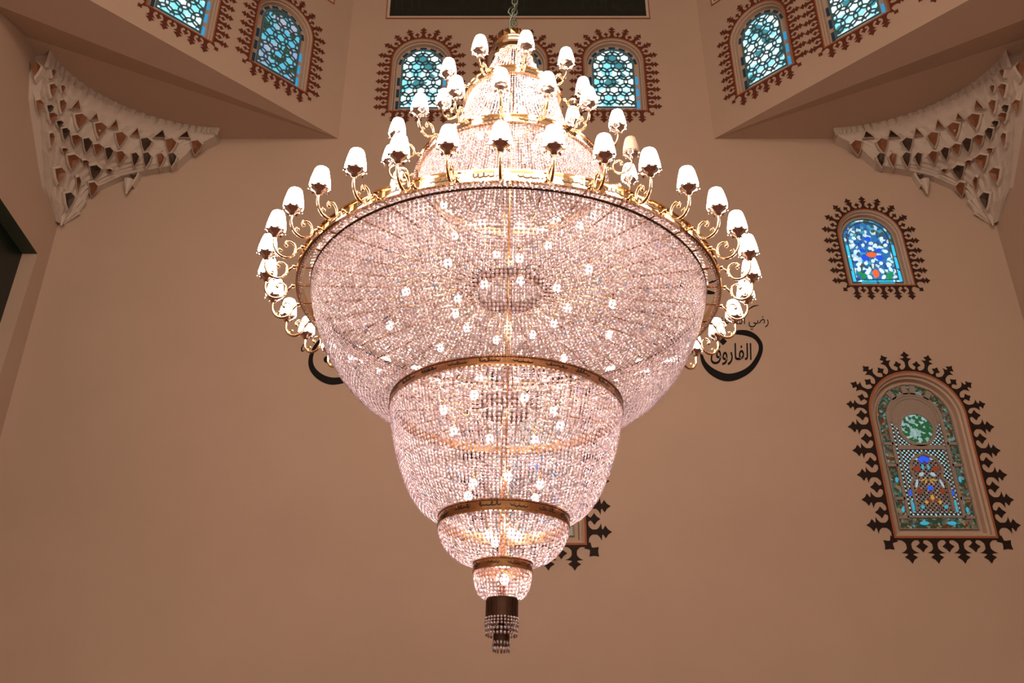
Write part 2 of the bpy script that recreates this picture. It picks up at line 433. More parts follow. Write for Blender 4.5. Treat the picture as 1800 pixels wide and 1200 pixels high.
def bar(mb, win, pts, t, d, th=.03, closed=False):
    """flat bar of width t following (u, v) points"""
    n = len(pts); A, B = [], []
    for i in range(n):
        p0 = pts[(i-1) % n] if (closed or i) else pts[0]; p1 = pts[(i+1) % n] if (closed or i < n-1) else pts[-1]
        dx, dy = p1[0]-p0[0], p1[1]-p0[1]; l = math.hypot(dx, dy) or 1; nx, ny = -dy/l*t/2, dx/l*t/2
        A.append((pts[i][0]+nx, pts[i][1]+ny)); B.append((pts[i][0]-nx, pts[i][1]-ny))
    W = [win.p(u, v, d-th)-win.O for u, v in A+B]+[win.p(u, v, d)-win.O for u, v in A+B]
    fs = []
    for i in range(n if closed else n-1):
        j = (i+1) % n
        fs += [(i, j, n+j, n+i), (i, j, 2*n+j, 2*n+i), (n+i, n+j, 3*n+j, 3*n+i)]
    mb.add(W, fs)
wn = [0]
def window_root(win, label, group=None):
    wn[0] += 1
    r = empty('window_%d' % wn[0], win.O); r['kind'] = 'structure'; r['label'] = label
    if group: r['group'] = group
    return r
def drum_window(win, label, dim=False, dark_sides=0):
    r = window_root(win, label, 'small drum windows'); w_ = win.w; D = w_*.13
    lace(win, M['lace_red'], w_*.20, w_*.235, r, M['line']); reveal(win, r, D)
    gi = w_*.155
    arch_plate(win, gi, D-.015, M['g_dim'] if dim else M['g_star'], 'glass_pane', r)
    mb = MB(); hs = win.H-w_/2
    R = w_*.135; px, py = w_*.205, w_*.178
    for j in range(0, 9):
        for i in range(-3, 4):
            cu = i*px+(px/2 if j % 2 else 0); cv = gi+j*py*1.0+w_*.02
            pts = [(cu+R*math.cos(2*PI*k/24), cv+R*math.sin(2*PI*k/24)) for k in range(25)]
            run = []
            for p in pts:
                if win.inside(p[0], p[1], gi): run.append(p)
                else:
                    if len(run) > 1: bar(mb, win, run, w_*.021, D-.015, .02)
                    run = []
            if len(run) > 1: bar(mb, win, run, w_*.021, D-.015, .02)
    n = 28; rr = w_/2-gi
    bar(mb, win, [(-rr, gi), (rr, gi), (rr, hs)]+[(rr*math.cos(PI*k/n), hs+rr*math.sin(PI*k/n)) for k in range(1, n)]+[(-rr, hs)], w_*.03, D-.015, .022, True)
    mb.build('tracery', M['tracery'], r)
    # narrow blue panes between the screen's rim and the star field
    mb = MB(); e = w_/2-w_*.105
    for sgn in (-1, 1):
        for k in range(3):
            mi = 0 if (sgn > 0) == (dark_sides <= 0) else 1
            quad_piece(mb, win, sgn*e, w_*.30+k*w_*.26-w_*.08, w_*.024, w_*.085, D-.004, mi=mi)
    for k in range(7):
        a = PI*(k+.5)/7
        quad_piece(mb, win, e*math.cos(a), hs+e*math.sin(a), w_*.022, w_*.055, D-.004, rot=a, mi=1)
    for k in range(6): quad_piece(mb, win, (k-2.5)*w_*.13, w_*.10, w_*.035, w_*.018, D-.004, mi=1)
    mb.build('border_glass', [M['g_blue'], M['g_navy']], r)
    return r
drum_window(w_c1, 'small blue star-traceried window left of the chandelier top')
drum_window(w_c2, 'small arched window mostly hidden behind the top of the chandelier')
drum_window(w_c3, 'small blue star-traceried window right of the chandelier top')
drum_window(w_l1, 'dimmer lilac-blue window on the left diagonal wall, next to the corner', dim=True)
drum_window(w_l2, 'blue window cut by the top edge on the left diagonal wall')
drum_window(w_l3, 'leftmost window of the diagonal wall, only its lace tip showing', dim=True)
drum_window(w_r1, 'bright blue window on the right diagonal wall, next to the corner')
drum_window(w_r2, 'blue window cut by the top edge on the right diagonal wall')
drum_window(w_r3, 'rightmost window of the diagonal wall, only its lace tip showing')

def mid_window():
    win = w_mid; r = window_root(win, 'stained glass window with red, green and cobalt flowers below the right stalactite corner')
    w_ = win.w; D = w_*.13
    lace(win, M['lace_dark'], w_*.2, w_*.235, r, M['line'], .385, .31); reveal(win, r, D)
    gi = w_*.105
    arch_plate(win, gi, D-.012, M['g_field'], 'glass_pane', r)
    names = ['g_white', 'g_cobalt', 'g_red', 'g_green', 'g_sky']
    parts = [MB() for _ in names]
    def P(x, y, a, b, k, rot=0, n=8):            # x, y in the window's own fractions
        quad_piece(parts[k], win, x*w_, y*w_, a*w_, b*w_, D-.012, rot, n=n, th=.016)
    for sx in (-1, 1):
        for x, y, a, b, k, ro in [(.22, .93, .035, .025, 0, .6), (.26, .80, .035, .028, 0, .2), (.24, .68, .035, .03, 0, -.3), (.10, .80, .025, .03, 0, 0),
                (.13, .70, .05, .035, 1, .5), (.12, .56, .055, .05, 1, .2), (.26, .54, .035, .02, 0, .6), (.24, .44, .045, .03, 0, -.4), (.12, .46, .03, .03, 0, 0),
                (.25, .34, .025, .05, 0, .3), (.10, .32, .028, .055, 0, .5), (.11, .20, .03, .05, 0, -.5), (.20, .22, .045, .055, 3, .4), (.25, .28, .03, .04, 3, -.4),
                (.16, .14, .04, .02, 3, 0), (.26, .13, .015, .02, 0, 0)]:
            P(sx*x, y, a, b, k, sx*ro)
        P(sx*.14, .055+.06, .12, .022, 4, 0, 4)
        for k in range(3): P(sx*.365, .22+.24*k, .025, .095, 4, 0, 4)
    P(0, .62, .085, .045, 2); P(0, .27, .05, .075, 2); P(0, .92, .05, .04, 1); P(0, .50, .03, .03, 0); P(0, .74, .03, .03, 0)
    for nm, mb in zip(names, parts): mb.build('coloured_glass', M[nm], r)
    mb = MB(); n = 28; rr = w_/2-gi; hs = win.H-w_/2
    bar(mb, win, [(-rr, gi), (rr, gi), (rr, hs)]+[(rr*math.cos(PI*k/n), hs+rr*math.sin(PI*k/n)) for k in range(1, n)]+[(-rr, hs)], w_*.018, D-.012, .02, True)
    rr = w_/2-gi-w_*.06
    bar(mb, win, [(-rr, gi+w_*.05), (rr, gi+w_*.05), (rr, hs)]+[(rr*math.cos(PI*k/n), hs+rr*math.sin(PI*k/n)) for k in range(1, n)]+[(-rr, hs)], w_*.016, D-.012, .02, True)
    mb.build('tracery', M['tracery'], r)
def tall_window(win, label):
    r = window_root(win, label); w_ = win.w; D = w_*.12; hs = win.H-w_/2
    lace(win, M['lace_black'], w_*.245, w_*.235, r, M['line'], .415, .25); reveal(win, r, D)
    d = D-.012; H = win.H
    # mosaic band between two arches
    mb = MB(); n = 28
    def lp(e, bot): 
        rr = w_/2-e
        return [(-rr, bot), (rr, bot), (rr, hs)]+[(rr*math.cos(PI*k/n), hs+rr*math.sin(PI*k/n)) for k in range(1, n)]+[(-rr, hs)]
    A = lp(w_*.10, w_*.10); B = lp(w_*.205, w_*.215); L = len(A)
    mb.add([win.p(u, v, d)-win.O for u, v in A+B], [(i, (i+1) % L, L+(i+1) % L, L+i) for i in range(L)])
    mb.build('mosaic_band', M['g_mosaic'], r)
    mb = MB()      # plaster ribs
    for e, bt, t in ((w_*.10, w_*.10, .014), (w_*.215, w_*.225, .035), (w_*.26, w_*.27, .012)): bar(mb, win, lp(e, bt), w_*t, d, .03, True)
    for sgn in (-1, 1):
        for v in (.22, .42, .78, 1.02): bar(mb, win, [(sgn*w_*.10*0+sgn*(w_/2-w_*.10), v*w_), (sgn*(w_/2-w_*.215), v*w_)], w_*.03, d, .03)
        for a in (.30, .46): bar(mb, win, [((w_/2-w_*e)*math.cos(PI*(.5-sgn*(.5-a))), hs+(w_/2-w_*e)*math.sin(PI*(.5-sgn*(.5-a)))) for e in (.10, .215)], w_*.06, d, .03)
    iw = w_/2-w_*.25
    bar(mb, win, [(-iw, w_*.98), (iw, w_*.98)], w_*.05, d, .035)
    cu, cv, cr = 0, w_*1.19, w_*.165
    bar(mb, win, [(cu+cr*1.12*math.cos(2*PI*k/32), cv+cr*1.12*math.sin(2*PI*k/32)) for k in range(32)], w_*.035, d, .035, True)
    ah = w_*.72                                         # inner arch with cusps
    ar = [(-w_*.19, w_*.28), (-w_*.19, ah-w_*.14), (-w_*.145, ah-w_*.08), (-w_*.17, ah+w_*.02), (-w_*.12, ah+w_*.13), (0, ah+w_*.19),
          (w_*.12, ah+w_*.13), (w_*.17, ah+w_*.02), (w_*.145, ah-w_*.08), (w_*.19, ah-w_*.14), (w_*.19, w_*.28)]
    bar(mb, win, ar, w_*.028, d-.01, .035)
    na = 24
    inn = [(cu+cr*1.1*math.cos(a), cv+cr*1.1*math.sin(a)) for a in [(-.06+1.12*k/na)*PI for k in range(na+1)]]
    out = [((w_/2-w_*.215)*math.cos(a), max(cv-.02*w_, hs+(w_/2-w_*.215)*math.sin(a)) if True else 0) for a in [PI*k/na for k in range(na+1)]]
    mb.add([win.p(u, v, d-.02)-win.O for u, v in inn+out], [(k, k+1, na+2+k, na+1+k) for k in range(na)])
    mb.build('tracery', M['tracery_lt'], r)
    mb = MB(); rr = w_/2-w_*.215                          # bright lattice ground behind
    pts = lp(w_*.215, w_*.225); mb.add([win.p(u, v, d)-win.O for u, v in pts], [tuple(range(len(pts)))])
    mb.build('lattice_glass', M['g_sky2'], r)
    mb = MB(); st = w_*.046                                # diamond lattice over it
    for k in range(-60, 90):
        for sg in (-1, 1):
            run = []
            for j in range(0, 81):
                u = -rr+2*rr*j/80; v = k*st+sg*u*1.0
                if .23*w_ < v and win.inside(u, v, w_*.22): run.append((u, v))
                elif run: break
            if len(run) > 2: bar(mb, win, [run[0], run[-1]], w_*.017, d-.002, .012)
    mb.build('lattice', M['tracery_lt'], r)
    mb = MB(); pts = [(cu+cr*math.cos(2*PI*k/32), cv+cr*math.sin(2*PI*k/32)) for k in range(32)]
    mb.add([win.p(u, v, d-.015)-win.O for u, v in pts], [tuple(range(32))]); mb.build('medallion_glass', M['g_medal'], r)
    mb = MB(); mb.add([win.p(u, v, d-.012)-win.O for u, v in ar], [tuple(range(len(ar)))]); mb.build('bouquet_glass', M['g_bouquet'], r)
    names = ['g_haze', 'g_cobalt', 'amber', 'rust', 'g_lake']; parts = [MB() for _ in names]
    def P(x, y, a, b, k, rot=0, nn=8): quad_piece(parts[k], win, x*w_, y*w_, a*w_, b*w_, d-.015, rot, n=nn, th=.012)
    P(0, .84, .06, .04, 1); P(0, .81, .018, .02, 3)
    for sx in (-1, 1):
        for x, y, a, b, k, ro in [(.09, .86, .03, .02, 0, .6), (.10, .74, .04, .035, 3, .3), (.03, .76, .012, .03, 4, 0), (.06, .68, .03, .02, 0, -.5),
                (.03, .60, .008, .03, 2, .5), (.055, .62, .008, .03, 2, 1.2), (.13, .58, .012, .05, 0, .3), (.12, .50, .03, .03, 3, 0), (.07, .38, .018, .018, 2, 0),
                (.03, .40, .02, .018, 3, 0), (.12, .33, .02, .02, 4, 0), (.225, .34, .02, .07, 4, 0), (.215, .48, .02, .03, 1, 0)]:
            P(sx*x, y, a, b, k, sx*ro)
        P(sx*.14, .16, .05, .02, 4, 0)
        P(sx*.33, .30, .015, .03, 4); P(sx*.33, .62, .015, .03, 4)
    P(0, .53, .03, .025, 1); P(0, .43, .02, .03, 2)
    for nm, mb in zip(names, parts): mb.build('coloured_glass', M[nm], r)
M['g_sky2'] = glass('pale_sky_glass', (.16, .62, .85), .45)
M['g_haze'] = glass('hazy_white_glass', (.35, .5, .6), .16); M['g_lake'] = glass('lake_blue_glass', (.03, .30, .45), .25)
M['amber'] = glass('amber_glass', (.45, .28, .06), .18)
M['rust'] = glass('rust_glass', (.22, .05, .02), .12)
mid_window()
tall_window(w_big, 'tall stained glass window with medallion low on the right of the back wall')
tall_window(w_hid, 'tall window behind the lower chandelier, only a lace corner showing')

# ---------------------------------------------------------------- painted calligraphy on the back wall
def wall_pt(px, py, off=.004):
    p = on_plane(px, py, *BACK); p.y -= off; return p
def brush(mb, pts, scale, ox, oy):
    """stroke with changing width, points in (x, y, width) of a picture patch, laid on the wall"""
    P = [(ox+x/scale, oy+y/scale, w_/scale) for x, y, w_ in pts]
    # smooth by Catmull-Rom
    Q_ = []
    for i in range(len(P)-1):
        p0, p1, p2, p3 = P[max(i-1, 0)], P[i], P[i+1], P[min(i+2, len(P)-1)]
        for k in range(6):
            t = k/6
            Q_.append(tuple(.5*((2*b)+(-a+c)*t+(2*a-5*b+4*c-d)*t*t+(-a+3*b-3*c+d)*t**3) for a, b, c, d in zip(p0, p1, p2, p3)))
    Q_.append(P[-1]); n = len(Q_); A, B = [], []
    for i in range(n):
        a, b = Q_[max(i-1, 0)], Q_[min(i+1, n-1)]; dx, dy = b[0]-a[0], b[1]-a[1]; l = math.hypot(dx, dy) or 1
        nx, ny = -dy/l*Q_[i][2]/2, dx/l*Q_[i][2]/2
        A.append(wall_pt(Q_[i][0]+nx, Q_[i][1]+ny)); B.append(wall_pt(Q_[i][0]-nx, Q_[i][1]-ny))
    mb.add(A+B, [(i, i+1, n+i+1, n+i) for i in range(n-1)])
def dot(mb, px, py, r, n=12, rot=0):
    mb.add([wall_pt(px+r*math.cos(2*PI*k/n+rot), py+r*math.sin(2*PI*k/n+rot)) for k in range(n)], [tuple(range(n))])
def text_mesh(body, off):
    c = bpy.data.curves.new('lettering', 'FONT'); c.body = body; c.offset = off; c.resolution_u = 4
    t = bpy.data.objects.new('lettering', c); C.objects.link(t)
    dg = bpy.context.evaluated_depsgraph_get(); me = bpy.data.meshes.new_from_object(t.evaluated_get(dg))
    bpy.data.objects.remove(t); vs = np.array([v.co[:] for v in me.vertices]); fs = [tuple(p.vertices) for p in me.polygons]
    return vs, fs
def wall_text(mb, body, x0, x1, y0, y1, off=.012):
    vs, fs = text_mesh(body, off)
    mn, mx = vs.min(0), vs.max(0)
    out = [wall_pt(x0+(v[0]-mn[0])/(mx[0]-mn[0])*(x1-x0), y1+(v[1]-mn[1])/(mx[1]-mn[1])*(y0-y1)) for v in vs]
    mb.add(out, fs)
def ground(mb):
    """origin at the lowest point of the strokes"""
    v = np.array(mb.v); o = Vector((float(v[:, 0].mean()), WY, float(v[:, 2].min()))); mb.v = [tuple(Vector(p)-o) for p in mb.v]; return o
def calligraphy(MBS):
    v = np.array([p for _, m_ in MBS for p in m_.v]); o = Vector((float(v[:, 0].mean()), WY, float(v[:, 2].min())))
    r = empty('wall_calligraphy', o)
    for nm, m_ in MBS:
        m_.v = [tuple(Vector(p)-o) for p in m_.v]; m_.build(nm, M['ink'], r)
    return r
MBS = []
MBS.append(('brush_stroke', MB())); brush(MBS[-1][1], [(115, 955, 6), (112, 1000, 16), (130, 1058, 28), (180, 1110, 42), (260, 1143, 48), (340, 1130, 42), (412, 1085, 34), (460, 1012, 28), (470, 950, 26), (440, 902, 28), (390, 877, 34), (330, 872, 26), (298, 882, 12)], 3.43, 1200, 330)
MBS.append(('dot', MB())); dot(MBS[-1][1], 1271, 600, 7, 4)
MBS.append(('dot', MB())); dot(MBS[-1][1], 1263, 588, 4, 4)
MBS.append(('script', MB())); wall_text(MBS[-1][1], '\ufed5\ufeed\ufead\ufe8e\ufed4\ufedf\ufe8d', 1249, 1321, 603, 642)
MBS.append(('script', MB())); wall_text(MBS[-1][1], '\ufeea\ufee8\ufecb \ufdf2 \ufef2\ufebf\ufead', 1258, 1351, 545, 580, .006)
MBS.append(('brush_stroke', MB())); brush(MBS[-1][1], [(395, 735, 5), (425, 715, 8), (458, 708, 3)], 3.43, 1200, 330)
MBS.append(('brush_stroke', MB())); brush(MBS[-1][1], [(145, 580, 4), (180, 566, 12), (212, 556, 3)], 3.43, 1200, 330)
MBS.append(('brush_stroke', MB())); brush(MBS[-1][1], [(100, 600, 6), (150, 628, 26), (205, 636, 5)], 3.43, 1200, 330)
MBS.append(('brush_stroke', MB())); brush(MBS[-1][1], [(-60, 640, 10), (-20, 590, 30), (40, 590, 26), (100, 640, 12)], 3.43, 1200, 330)
MBS.append(('brush_stroke', MB())); brush(MBS[-1][1], [(-120, 880, 10), (-60, 920, 26), (20, 900, 30), (80, 840, 14)], 3.43, 1200, 330)
ob = calligraphy(MBS)
tag(ob, 'black painted calligraphy with script inside a round stroke, right of the chandelier', 'calligraphy')
MBS = []
MBS.append(('brush_stroke', MB())); brush(MBS[-1][1], [(560, 760, 8), (502, 828, 22), (466, 915, 30), (476, 990, 40), (530, 1048, 48), (605, 1078, 52), (690, 1072, 46), (770, 1050, 36), (840, 1000, 26), (880, 920, 16), (890, 860, 6)], 4, 430, 400)
MBS.append(('dot', MB())); dot(MBS[-1][1], 430+580/4, 400+928/4, 6.2)
MBS.append(('dot', MB())); dot(MBS[-1][1], 430+632/4, 400+930/4, 5)
MBS.append(('brush_stroke', MB())); brush(MBS[-1][1], [(416, 818, 5), (402, 845, 9), (404, 868, 10), (424, 862, 4)], 4, 430, 400)
MBS.append(('brush_stroke', MB())); brush(MBS[-1][1], [(548, 818, 10), (566, 800, 8), (580, 826, 10), (610, 830, 6)], 4, 430, 400)
MBS.append(('brush_stroke', MB())); brush(MBS[-1][1], [(640, 640, 10), (665, 665, 16), (650, 700, 8)], 4, 430, 400)
MBS.append(('brush_stroke', MB())); brush(MBS[-1][1], [(840, 745, 10), (880, 700, 18), (960, 660, 14), (1040, 600, 8)], 4, 430, 400)
MBS.append(('brush_stroke', MB())); brush(MBS[-1][1], [(930, 830, 8), (970, 850, 18), (1030, 830, 22), (1090, 790, 10)], 4, 430, 400)
MBS.append(('brush_stroke', MB())); brush(MBS[-1][1], [(860, 420, 6), (870, 450, 12), (850, 475, 6)], 4, 430, 400)
ob = calligraphy(MBS)
tag(ob, 'black painted calligraphy with a dotted bowl stroke, left of the chandelier', 'calligraphy')

# ---------------------------------------------------------------- dark green inscription panels in the drum
def inscription(plane, U, p_bl, p_br, height, label, full):
    a = on_plane(*p_bl, *plane); b = on_plane(*p_br, *plane); n = Vector(plane[1]).normalized()
    wdt = (b-a).length if full else full_w[0]
    if not full and full is not None: b = a+U*wdt
    if full is None: a = b-U*wdt
    if full: full_w[0] = wdt
    a = Vector((a.x, a.y, (a.z+b.z)/2)); O = a+U*(wdt/2)
    r = empty('inscription_panel', O); tag(r, label, 'wall panel', 'green inscription panels')
    def P(u, v, d): return U*u+Vector((0, 0, v))+n*d
    def frame(name, e0, e1, d, m):
        mb = MB(); A = [(-wdt/2+e0, e0), (wdt/2-e0, e0), (wdt/2-e0, height-e0), (-wdt/2+e0, height-e0)]
        B = [(-wdt/2+e1, e1), (wdt/2-e1, e1), (wdt/2-e1, height-e1), (-wdt/2+e1, height-e1)]
        mb.add([P(u, v, d) for u, v in A+B]+[P(u, v, 0) for u, v in A+B],
               [(i, (i+1) % 4, 4+(i+1) % 4, 4+i) for i in range(4)]+[(i, (i+1) % 4, 8+(i+1) % 4, 8+i) for i in range(4)]+[(4+i, 4+(i+1) % 4, 12+(i+1) % 4, 12+i) for i in range(4)])
        mb.build(name, m, r)
    frame('outer_frame', 0, .022, .02, M['line']); frame('inner_mount', .022, .075, .014, M['white_plaster'])
    mb = MB(); e = .075; mb.add([P(u, v, .01) for u, v in ((-wdt/2+e, e), (wdt/2-e, e), (wdt/2-e, height-e), (-wdt/2+e, height-e))], [(0, 1, 2, 3)])
    mb.build('green_board', M['green'], r)
    mb = MB(); R2 = random.Random(3)
    def ln(pts, t):
        for (u0, v0), (u1, v1) in zip(pts, pts[1:]):
            dx, dy = u1-u0, v1-v0; l = math.hypot(dx, dy) or 1; nx, ny = -dy/l*t, dx/l*t
            mb.add([P(u0-nx, v0-ny, .013), P(u1-nx, v1-ny, .013), P(u1+nx, v1+ny, .013), P(u0+nx, v0+ny, .013)], [(0, 1, 2, 3)])
    for row in range(4):
        v = .22+row*.55
        u = -wdt/2+.2
        if row == 1: ln([(-wdt/2+.3, v-.07), (wdt/2-.3, v-.07)], .004)
        while u < wdt/2-.25:
            k = R2.random(); L = .10+.2*R2.random()
            if k < .45: ln([(u, v+.35), (u+.01, v+.05), (u+.05, v)], .006)
            elif k < .8: ln([(u, v+.08), (u+L*.3, v), (u+L*.8, v+.01), (u+L, v+.1)], .007)
            else: ln([(u+L*.5+.06*math.cos(t/6*2*PI), v+.12+.05*math.sin(t/6*2*PI)) for t in range(7)], .006)
            u += L*.6
    mb.build('script', M['green_script'], r)
full_w = [0]
inscription(BACK, UX, (678, 33), (1143, 34), 2.6, 'dark green inscription panel directly above the chandelier', True)
inscription(LPLANE, UL, (400, -80), (587, 8), 2.6, 'green inscription panel on the left diagonal wall, only its corner showing', None)
inscription(RPLANE, UR, (1251, 11), (1400, -60), 2.6, 'green inscription panel on the right diagonal wall, only its corner showing', False)

# ---------------------------------------------------------------- stalactite corners
def unp(px, py): return on_plane(px, py, *BACK)
zt = H0+.26
edge = [(385, 244), (384, 254), (345, 272), (312, 300), (262, 308), (215, 318), (160, 342), (142, 375), (106, 396)]
AZ = [((unp(x, y).x-XL), unp(x, y).z) for x, y in edge]
AZ[0] = (AZ[0][0], zt); AZ[-1] = (.12, AZ[-1][1])
edge2 = [(60, 108), (52, 128), (50, 175), (62, 257), (74, 330), (100, 396)]
BZ = [(WY-p.y, p.z) for p in (on_plane(x, y, *LW) for x, y in edge2)]
BZ[0] = (BZ[0][0], zt); BZ[-1] = (.12, AZ[-1][1])
def interp(T, z):
    for (a0_, z0), (a1_, z1) in zip(T, T[1:]):
        if z1-1e-6 <= z <= z0+1e-6: return a0_+(a1_-a0_)*((z0-z)/(z0-z1) if z0 != z1 else 0)
    return T[-1][0] if z < T[-1][1] else T[0][0]
PW = 2/.62
def surf(t, ph, push=0):
    z = zt+(AZ[-1][1]-zt)*t
    a, b = interp(AZ, z)+push, interp(BZ, z)+push; k = .27*(1-t)+.03
    a, b = max(a, k+.02), max(b, k+.02)
    return Vector((XL+k+(a-k)*max(0, math.cos(ph*PI/2))**PW, WY-k-(b-k)*max(0, math.sin(ph*PI/2))**PW, z))
def body_mesh(nt_, nf, relief):
    vs, fs = [], []
    for i in range(nt_+1):
        t = i/nt_
        for j in range(nf+1):
            ph = j/nf
            if relief:
                row = int(t*8.999); fr = t*9-row
                cell = 10+2*(8-row)
                x = ph*cell+(.5 if row % 2 else 0); tri = abs((x % 1)-.5)*2      # 0 at the cell's middle
                push = (.17*(1-fr)*(.25+.75*tri)+.02)*(min(1, 4*ph, 4*(1-ph)))
            else: push = .03
            p = surf(t, ph, push)
            if j == 0: vs.append(Vector((p.x, WY, p.z)))
            vs.append(p)
            if j == nf: vs.append(Vector((XL, p.y, p.z)))
    nf += 2; w_ = nf+1
    fs = [(i*w_+j, i*w_+j+1, (i+1)*w_+j+1, (i+1)*w_+j) for i in range(nt_) for j in range(nf)]
    return vs, fs
KITES = [(235,245,55,80),(303,245,25,40),(303,350,45,70),(368,345,25,40),(240,425,45,75),(285,465,40,45),(368,450,40,70),(455,438,45,50),(305,518,50,55),
(352,556,40,35),(295,650,30,75),(393,615,45,65),(485,545,70,80),(577,513,35,35),(612,600,65,80),(702,560,40,45),(462,655,55,60),(532,690,50,80),(385,718,35,30),
(440,785,70,80),(525,787,35,30),(600,715,50,60),(670,745,45,70),(743,660,60,80),(837,610,40,40),(745,770,50,70),(588,845,65,80),(680,838,30,25),(345,875,60,85),
(475,920,25,80),(410,1035,55,90),(575,960,50,80),(992,625,55,40),(1148,632,50,35),(905,693,60,75),(1062,700,60,80),(1222,705,60,80),(838,785,40,75),(912,788,45,80),
(1000,793,40,75),(1075,793,45,75),(838,890,50,80)]
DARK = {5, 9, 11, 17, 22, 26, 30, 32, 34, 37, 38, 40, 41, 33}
def stalactite(side):
    mir = (lambda p: Vector(p)) if side == 'left' else (lambda p: Vector((2*XC-p[0], p[1], p[2])))
    bz = AZ[-1][1]
    O = Vector((XL+.1, WY-.1, bz)); Om = mir(O)
    root = empty('stalactite_corner', Om)
    tag(root, 'white stalactite plaster corner with brown niches on the %s of the hall' % side, 'ceiling ornament', 'stalactite corners')
    vs, fs = body_mesh(90, 160, True)
    mb = MB(); mb.add([mir(v)-Om for v in vs], fs); body = mb.build('stucco_body', M['white_plaster'], root)
    sv, sf = body_mesh(60, 80, False)
    bvh = BVHTree.FromPolygons([tuple(v) for v in sv], [tuple(f) for f in sf])
    for i, (zx, zy, kw, kh) in enumerate(KITES):
        px, py, kw, kh = zx/3.529, 60+zy/3.529, kw/3.529*1.2, kh/3.529*1.15
        shp = [(-.42, -.42), (.12, -.5), (.5, -.22), (.30, .10), (-.12, .5), (-.30, .15)]
        if i in (13, 15, 24, 32, 33, 7): shp = [(-.5, .4), (.3, -.5), (.5, .45)]
        hits = []
        for x, y in shp+[(.08, -.05)]:
            d = ray(px+x*kw, py+y*kh).normalized()
            h = bvh.ray_cast(CAM, d)
            hits.append((h[0], h[1], d) if h[0] else None)
        if any(h is None for h in hits):
            pl = (0, WY-.05, 0) if zx > 520 else (XL+.05, 0, 0); nn = (0, -1, 0) if zx > 520 else (1, 0, 0)
            hits = [(on_plane(px+x*kw, py+y*kh, pl, nn), None, ray(px+x*kw, py+y*kh).normalized()) for x, y in shp+[(.08, -.05)]]
        n = len(shp); cen = hits[-1]
        nrm = (hits[1][0]-hits[0][0]).cross(hits[2][0]-hits[0][0]).normalized()
        if nrm.dot(cen[2]) > 0: nrm = -nrm
        rim = [h[0]+nrm*.10 for h in hits[:n]]; apex = cen[0]-nrm*.02+nrm*.05
        base = [h[0]-nrm*.12 for h in hits[:n]]
        cc = sum(rim, Vector())/n
        outer = [p+(p-cc)*.28-nrm*.03 for p in rim]
        mb = MB()
        mb.add([mir(p)-Om for p in rim]+[mir(apex)-Om], [(k, (k+1) % n, n) for k in range(n)])
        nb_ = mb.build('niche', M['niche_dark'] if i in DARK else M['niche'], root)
        if i in DARK: nb_['label'] = 'dark umber niche'
        mb = MB(); outb = [p+(p-cc)*.05-nrm*.2 for p in outer]
        mb.add([mir(p)-Om for p in rim+outer+outb], [(k, (k+1) % n, n+(k+1) % n, n+k) for k in range(n)]+[(n+k, n+(k+1) % n, 2*n+(k+1) % n, 2*n+k) for k in range(n)])
        mb.build('niche_hood', M['white_plaster'], root)
    # pleated fringe along the upper edge
    mb = MB(); nF = 30
    for k in range(nF):
        p0, p1 = (k+.08)/nF, (k+.92)/nF; pm = (p0+p1)/2
        a, b, c = surf(0, p0, .02), surf(0, p1, .02), surf(0, pm, .14)
        dn = Vector((0, 0, -.34)); tip = surf(.17, pm, .05)
        vs_ = [mir(p)-Om for p in (a, c, b, a+dn, tip+Vector((0, 0, .0)), b+dn)]
        mb.add(vs_, [(0, 1, 4, 3), (1, 2, 5, 4), (0, 2, 1)])
    mb.build('pleated_fringe', M['white_plaster'], root)
    # hanging tips at the bottom
    mb = MB()
    for pl_, (x, y), L in ((BACK, (228, 335), .26), (BACK, (106, 388), .3)):
        p = on_plane(x, y, *pl_)
        p = Vector((max(p.x, XL+.12), min(p.y, WY)-.10, p.z))
        prof = [(0.015, -L*.6), (.03, -L*.3), (.06, 0), (.09, L*.35), (.10, L*.6)]
        m2 = MB(); m2.lathe(prof, 10, c=tuple(p), smooth=False)
        mb.add([mir(v)-Om for v in m2.v], m2.f)
    mb.build('pendant_tip', M['white_plaster'], root)
stalactite('left'); stalactite('right')

